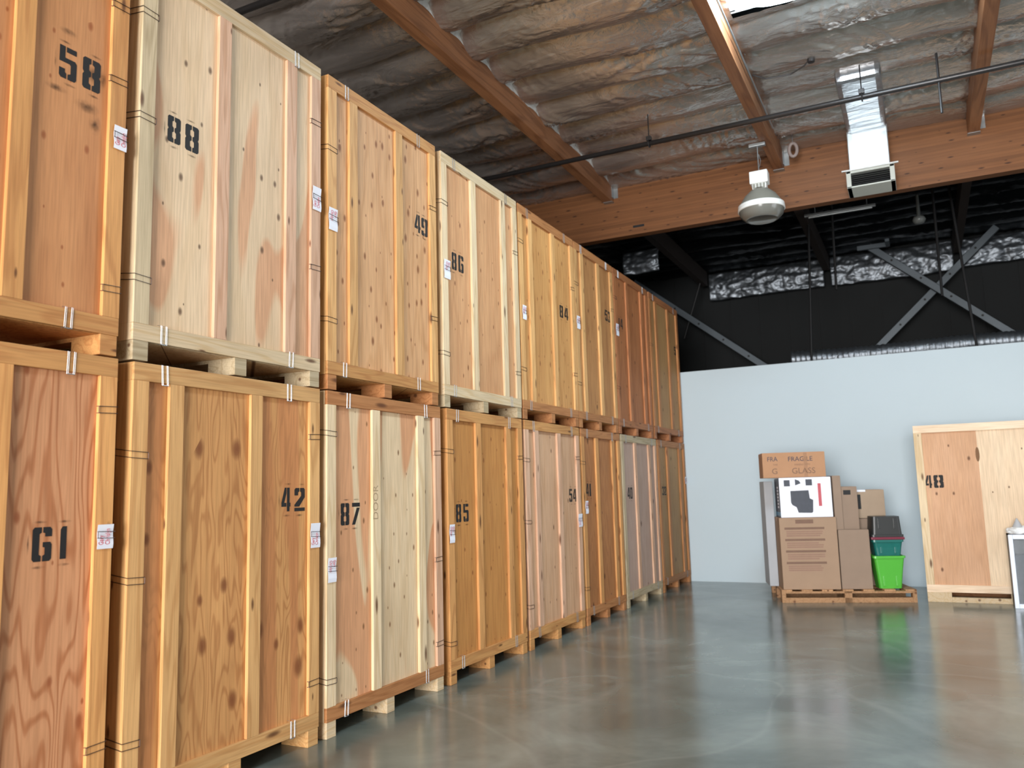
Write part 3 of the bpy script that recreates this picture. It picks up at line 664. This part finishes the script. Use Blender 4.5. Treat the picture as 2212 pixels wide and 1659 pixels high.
mk('84', 7.207, 1.455, ZU, (.232, .82), ('84', [(8.256, 8.35, 3.411, 3.55), (8.389, 8.498, 3.409, 3.55)]), (7.242, 7.328, 3.207, 3.351), {'L': [4.01, 2.7], 'R': [3.8, 2.8]}, P['84'], H_(B_amber, B_brown), B_amber[1],
   'knotty golden plywood crate stencilled 84, upper row', skid_mat=B_brown[0][2])
mk('54', 7.218, 1.415, 0, (.232, .80), ('54', [(8.342, 8.426, 1.37, 1.512), (8.453, 8.545, 1.37, 1.511)]), (8.52, 8.632, 1.092, 1.234), {'L': [1.8, 1.2, .4], 'R': [1.85]}, P['54'], H_(B_pink, B_orange), B_pink[1],
   'light brown plywood crate stencilled 54, lower row')
mk('53', 8.685, 1.33, ZU, (.20, .75), ('53', [(9.74, 9.828, 3.633, 3.776), (9.845, 9.93, 3.63, 3.773)]), (8.692, 8.79, 3.354, 3.505), {'L': [3.89, 2.71], 'R': [3.8]}, P['53'], H_(B_amber, B_brown), B_amber[1],
   'brown plywood crate with golden battens stencilled 53, upper row')
mk('41', 8.70, 1.33, 0, (.455, 1.02), ('41', [(8.85, 8.93, 1.422, 1.568), (8.955, 9.0, 1.421, 1.566)]), (8.743, 8.829, 1.227, 1.372), {'L': [1.8, .4]}, P['41'], H_(B_amber, B_brown), B_orange[1],
   'dark reddish plywood crate stencilled 41, lower row')
mk('14', 10.052, 1.48, ZU, (.505, 1.14), ('14', [(10.265, 10.30, 3.622, 3.762), (10.335, 10.425, 3.624, 3.765)]), (10.07, 10.175, 3.492, 3.65), {'L': [4.0, 2.8]}, P['14'], B_red[0], B_red[1],
   'dark reddish plywood crate stencilled 14, upper row')
mk('40', 10.085, 1.55, 0, (.53, 1.16), ('40', [(10.315, 10.407, 1.361, 1.511), (10.425, 10.512, 1.361, 1.511)]), None, {}, P['40'], H_(B_pale, B_grey), [B_grey[1][0], B_pink[1][0], B_pink[1][0], B_pink[1][0]],
   'greyish pink plywood crate with pale battens stencilled 40, lower row')
mk('5', 11.62, 1.58, ZU, (.30, .96), ('5', [(12.98, 13.09, 3.632, 3.772)]), None, {'L': [3.6]}, P['5'], B_red[0], B_brown[1],
   'farthest crate of the upper row, stencilled 5 near its right edge')
mk('32', 11.70, 1.52, 0, (.47, 1.16), ('32', [(11.904, 11.998, 1.382, 1.511), (12.018, 12.111, 1.382, 1.511)]), (13.13, 13.215, 1.546, 1.658), {}, P['32'], B_brown[0], B_brown[1],
   'farthest crate of the lower row, olive brown plywood stencilled 32')
# pencilled word on the batten of crate 87
c87 = [o for o in bpy.data.objects if o.get('label', '').find('stencilled 87') > 0][0]
text_mesh('pencil_writing', 'DOOR', .085, PENCIL, c87, frame((.0006, .555, 1.33), (0, 0, 1), (0, -1, 0)), .0002, 'LEFT', .95)

# ---------------------------------------------------------------- crate 48 by the partition (its long side faces the room)
def crate48():
    X0, Y0, Wd, D, H = -.088, 11.655, 2.13, 1.41, 2.19
    e = empty('storage_crate', (X0, Y0, 0), 'single pale plywood crate stencilled 48 against the white wall', 'crate')
    pm = wood('plywood_48', (208, 158, 114), (192, 138, 94), 21., rings=4, ringmix=.25, knot=.12, knots=(5, 5, 3), ksize=.07, strips=0, patch=(214, 176, 132), pth=.66, pvec=(2.2, 2.2, .3))
    pl = wood('plywood_48_pale', (232, 200, 156), (218, 180, 134), 22., rings=4, ringmix=.25, knot=.12, knots=(6, 6, 4), ksize=.06, strips=0)
    bd = B_pale; T = .022
    MB().box(.015, T, .12, .70, T+.012, H-.02).build('front_panel', pm, e)
    MB().box(.70, T-.002, .12, Wd-.015, T+.012, H-.02).build('front_panel', pl, e)
    b = MB(); b.box(.02, T+.012, .12, .034, D-.02, H-.012).box(Wd-.034, T+.012, .12, Wd-.02, D-.02, H-.012).box(.02, D-.032, .12, Wd-.02, D-.02, H-.012).box(.02, T, H-.024, Wd-.02, D-.02, H-.012)
    b.build('side_panel', pl, e)
    MB().box(0, 0, H-.095, Wd, T, H, .003).build('top_rail', wood('crate48_rail', (240, 208, 166), (216, 176, 126), 23., vec=(.7, 7, 9), rings=8, ringmix=.3, knot=.2, knots=(2, 9, 9), ksize=.1, strips=0, fine=(4, 90, 90)), e)
    MB().box(0, 0, .12, Wd, T, .21, .003).build('bottom_rail', bpy.data.materials['crate48_rail'], e)
    for x in (0, Wd-.093): MB().box(x, 0, .21, x+.093, T, H-.095, .003).build('stud', bd[1][0], e)
    for x0 in (0, Wd-T):
        s = MB(); s.box(x0, T, .12, x0+T, .10, H, .002).box(x0, D-.1, .12, x0+T, D, H, .002).box(x0, .1, H-.09, x0+T, D-.1, H).box(x0, .1, .12, x0+T, D-.1, .2)
        s.build('side_frame', bd[0][0], e)
    for y in (.0, D/2-.045, D-.09):
        k = MB(); k.box(0, y, 0, .27, y+.09, .12, .003).box(.90, y, 0, 1.23, y+.09, .12, .003).box(1.86, y, 0, Wd, y+.09, .12, .003)
        k.box(.27, y, 0, .90, y+.09, .062, .003).box(1.23, y, 0, 1.86, y+.09, .062, .003)
        k.build('skid', bd[0][1] if y == 0 else B_brown[0][1], e)
    digits(e, '48', [(.085, .165, 1.40, 1.56), (.185, .295, 1.40, 1.56)], (0, T, 0), (1, 0, 0), (0, 0, 1), (0, -1, 0))
    kn = MB(); kn.lathe([(0, .001), (.6, .001), (1, 0)], seg=18); bmesh.ops.scale(kn.bm, vec=(.022, .09, 1), verts=kn.bm.verts)
    bmesh.ops.transform(kn.bm, matrix=frame((.695, T-.003, 1.80), (1, 0, 0), (0, 0, 1)), verts=kn.bm.verts)
    kn.build('knot', plain('dark_knot', (120, 84, 52), .7), e)
crate48()

# ---------------------------------------------------------------- pallet of cartons
TH = math.radians(16); PO = Vector((-1.75, 11.1, 0)); UX = Vector((math.cos(TH), math.sin(TH), 0)); VY = Vector((-math.sin(TH), math.cos(TH), 0))
def at(u, v, z=0.): return PO+UX*u+VY*v+Vector((0, 0, z))
PALW = boards('pallet_board', (186, 138, 96), (140, 96, 60), 31.)
pa = empty('pallet', at(0, 0), 'brown wooden pallet carrying cartons and tubs by the white wall', 'pallet', None, TH)
PD = 1.12
for y in (0, PD/2-.045, PD-.09):
    k = MB(); k.box(0, y, 0, .05, y+.09, .14, .002).box(.76, y, 0, .85, y+.09, .14, .002).box(1.56, y, 0, 1.61, y+.09, .14, .002)
    k.box(.05, y, 0, 1.56, y+.09, .062, .002).box(.05, y, .115, 1.56, y+.09, .14, .002)
    k.build('stringer', PALW[0][1], pa)
for k in range(7):
    x = k*(1.61-.13)/6; MB().box(x, 0, .14, x+.13, PD, .16, .002).build('deck_board', PALW[1][0], pa)
def card(name, c, seed=0):
    m = plain(name, c, .8, vary=.08, scale=5+seed); return m
K1 = card('kraft_cardboard', (160, 132, 108)); K2 = card('orange_kraft', (176, 132, 98), 1); K3 = card('grey_kraft', (146, 124, 106), 2); K4 = card('tan_kraft', (166, 144, 122), 3)
PRN = plain('faded_print', (122, 94, 78), .8); PRD = plain('blue_black_print', (60, 64, 80), .8)
TAPEB = plain('box_tape', (160, 116, 82), .4)
def carton(u, v, z, w, d, h, mat, label, rz=0., name='carton', cat='box', tape=True, group=None):
    e = empty(name, at(u, v, z), label, cat, group, TH+rz)
    m = MB(); m.box(0, 0, 0, w, d, h-.004, .006); m.build('box_body', mat, e)
    f = MB(); f.box(.004, .004, h-.006, w-.004, d/2-.002, h, .001); f.box(.004, d/2+.002, h-.006, w-.004, d-.004, h, .001); f.build('flap', mat, e)
    if tape: MB().box(-.001, d/2-.03, h-.05, w+.001, d/2+.03, h+.001).build('tape', TAPEB, e)
    return e
b1 = carton(.03, .03, .16, .70, .55, .905, K1, 'large brown carton with printed bands at the front of the pallet')
for k, z in enumerate((.145, .285, .43, .57)):
    # printed bands: dark line with paler text block under it
    zz = .905-.10-.145*k-.05
    MB().box(.06, -.0012, zz, .55, 0, zz+.028).build('printed_band', PRN, b1)
    mm = MB(); random.seed(k)
    for r in range(3):
        mm.box(.08, -.001, zz-.036-r*.026, .08+random.uniform(.38, .46), 0, zz-.018-r*.026)
    mm.build('printed_lines', plain('pale_print', (148, 116, 98), .8), b1)
MB().box(.2, -.0012, .83, .42, 0, .88).build('printed_band', PRN, b1)
wr = carton(-.09, .42, .16, .115, .5, 1.38, plain('grey_wrapped_board', (168, 170, 174), .5, vary=.15, scale=3), 'grey plastic wrapped box at the left rear of the pallet', name='wrapped_box', tape=False)
pr = carton(.06, .03, 1.068, .64, .46, .51, plain('glossy_white_card', (240, 240, 250), .35, vary=.02), 'white retail box with a dark appliance pictured on its front', name='printer_box', tape=False)
DK = plain('printed_dark_image', (62, 66, 76), .5, vary=.2, scale=20); RD = plain('printed_red', (190, 84, 92), .5)
ci = [[(.06, .40), (.135, .40), (.135, .48), (.06, .48)], [(.20, .41), (.27, .435), (.25, .47), (.20, .49)], [(.33, .405), (.41, .405), (.41, .485), (.33, .485)]]
m = MB()
for p in ci: m.prism([Vector((x, -.0005, z)) for x, z in p], Vector((0, -.001, 0)))
m.build('picture_icon', DK, pr)
m = MB(); m.prism([Vector((x, -.0005, z)) for x, z in [(.135, .34), (.36, .345), (.37, .24), (.41, .22), (.40, .07), (.385, .055), (.22, .06), (.20, .13), (.15, .16), (.135, .19)]], Vector((0, -.001, 0)))
m.build('product_picture', DK, pr)
MB().box(.475, -.001, .14, .515, 0, .43).build('red_strip', RD, pr)
MB().box(-.001, .0, .0, 0, .46, .5).build('dark_side', plain('blue_black_card', (48, 50, 66), .4), pr)
MB().box(-.0015, .0, .02, -.0005, .46, .07).build('blue_stripe', plain('printed_blue', (90, 140, 175), .4), pr)
mm = MB()
for k in range(7): mm.box(-.002, .12, .12+k*.042, -.001, .24, .12+k*.042+.026)
mm.build('side_lettering', PAPER, pr)
fg = carton(-.13, .03, 1.581, .78, .42, .325, K2, 'orange brown carton printed FRAGILE on top of the white box', name='fragile_carton')
def ft(name, s, size, x, z, mat, sx=1.): text_mesh(name, s, size, mat, fg, frame((x, -.0008, z), (1, 0, 0), (0, 0, 1)), .0004, 'LEFT', sx)
ft('printed_word', 'FRAGILE', .085, .32, .21, PRD, .98); ft('printed_word', 'FRA', .085, .06, .215, PRD, .9)
ft('small_print', 'HANDLE WITH', .03, .40, .155, PRN, .95); ft('small_print', 'THIS', .03, .13, .16, PRN, 1.)
ft('outline_word', 'GLASS', .105, .36, .05, PRN, 1.); ft('outline_word', 'G', .105, .11, .05, PRN, 1.)
MB().box(.515, -.0012, 0, .56, 0, .32).build('tape', TAPEB, fg)
c2 = carton(.74, .14, .16, .10, .6, 1.43, K3, 'narrow tall carton right of the white retail box')
c3 = carton(.845, .20, .16, .20, .6, 1.285, K3, 'tall brown carton with a dark handle hole, middle of the pallet')
MB().box(.03, -.001, 1.18, .12, 0, 1.24, .0004).build('handle_hole', BLACK, c3)
c5 = carton(1.055, .42, .16, .38, .5, .86, K3, 'brown carton under the tan carton at the right of the pallet')
c4 = carton(1.06, .44, 1.025, .37, .45, .37, K4, 'tan carton with black label on the stack right of centre')
MB().box(.015, -.001, .12, .075, 0, .31).build('label_sticker', BLACK, c4)
MB().box(-.0, -.0005, .345, .14, .2, .372).build('white_paper', PAPER, c4)
ft2 = K3
carton(.745, .045, .16, .37, .085, .74, ft2, 'flat brown carton leaning low behind the green tub', tape=False)
def tub(u, v, z, wb, wt, h, mat, label, lid=None, flip=False, handle=None):
    e = empty('plastic_tub', at(u, v, z), label, 'tub', None, TH)
    m = MB(); n = 0
    def ring(w, zz, r=.035):
        out = []
        for cx, cyy, a0 in ((w/2-r, w*.42-r, 0), (-w/2+r, w*.42-r, 90), (-w/2+r, -w*.42+r, 180), (w/2-r, -w*.42+r, 270)):
            for a in (0, 30, 60, 90): out.append(m.bm.verts.new((cx+r*math.cos(math.radians(a0+a)), cyy+r*math.sin(math.radians(a0+a)), zz)))
        return out
    prof = [(wb, 0), (wb+(wt-wb)*.5, h*.5), (wt, h-.03), (wt+.03, h-.028), (wt+.03, h), (wt, h), (wt-.015, h-.01), (wb-.01, .012)]
    if flip: prof = [(w_, h-z_) for w_, z_ in prof]
    rs = [ring(*p) for p in prof]
    for A, B in zip(rs, rs[1:]):
        for k in range(16): m.bm.faces.new((A[k], A[(k+1) % 16], B[(k+1) % 16], B[k]))
    m.bm.faces.new(rs[0]); m.bm.faces.new(rs[-1])
    m.build('tub_body', mat, e)
    # moulded ribs on the front
    q = MB()
    if not flip:
        for x in (-wb*.28, wb*.28): q.box(x-.012, -wb*.42-.015, .03, x+.012, -wb*.42+.02, h*.55, .004)
    else:
        for x in (-wb*.28, wb*.28): q.box(x-.012, -wb*.42-.012, h*.4, x+.012, -wb*.42+.02, h-.02, .004)
    q.build('moulded_rib', mat, e)
    if lid:
        l = MB(); l.box(-wt/2-.025, -wt*.42-.02, h, wt/2+.025, wt*.42+.02, h+.035, .012); l.build('lid', lid, e)
    return e
LIME = plain('lime_plastic', (84, 178, 60), .35, vary=.03); TEAL = plain('teal_plastic', (22, 104, 96), .35, vary=.1); CHAR = plain('charcoal_plastic', (44, 46, 46), .4, vary=.06); MAR = plain('maroon_plastic', (116, 40, 58), .4)
tub(1.34, .22, .16, .27, .36, .405, LIME, 'lime green plastic tub on the right of the pallet')
tub(1.34, .22, .566, .30, .35, .20, TEAL, 'teal plastic tub stacked on the lime green tub', lid=MAR)
tub(1.34, .22, .802, .33, .36, .255, CHAR, 'black plastic tub upside down on the maroon lid, top of the tubs', flip=True)

# ---------------------------------------------------------------- white framed cabinet at the right edge
cb = empty('display_cabinet', (.815, 11.30, 0), 'white framed glass display cabinet at the right edge before the crate', 'cabinet')
WF = plain('white_frame_enamel', (222, 230, 245), .4, vary=.02)
hC = .84
m = MB(); m.box(0, 0, .0, .045, .04, hC, .004).box(.585, 0, 0, .63, .04, hC, .004).box(.045, 0, hC-.05, .585, .04, hC, .004).box(.045, 0, 0, .585, .04, .05, .004)
m.build('door_frame', WF, cb)
m = MB(); m.box(0.005, .04, 0, .02, .33, hC).box(.61, .04, 0, .625, .33, hC).box(.005, .04, hC-.015, .625, .33, hC).box(.005, .315, 0, .625, .33, hC).box(.02, .04, 0, .61, .315, .015)
m.build('cabinet_body', plain('dark_cabinet', (48, 52, 60), .5), cb)
m, nt, b = newmat('cabinet_glass'); b.inputs['Base Color'].default_value = (.8, .86, .9, 1); b.inputs['Roughness'].default_value = .04; b.inputs['Alpha'].default_value = .10
MB().box(.045, .015, .05, .585, .021, hC-.05).build('glass_pane', m, cb)
MB().box(.03, .03, .02, .6, .3, .60).build('dark_contents', plain('navy_cloth', (38, 44, 56), .8), cb)
bag = empty('white_bag', (.93, 11.43, hC), 'small crumpled white bag on top of the glass cabinet', 'bag')
t = bmesh.new(); bmesh.ops.create_icosphere(t, subdivisions=4, radius=1)
for v in t.verts:
    k = 1+.25*noise.noise(v.co*2.1); z = max(v.co.z, -.6)
    v.co = Vector((v.co.x*.115*k, v.co.y*.09*k, (z+.6)*.06*k))
mb = MB(); mb.add(t); mb.build('bag_body', plain('white_plastic_bag', (226, 226, 224), .5, vary=.05), bag, True)
m = MB(); m.lathe([(.055, 0), (.03, .05), (.006, .10), (0, .102)], (0, 0, .085), 10); m.build('bag_knot', plain('grey_bag_top', (176, 176, 178), .6), bag, True)
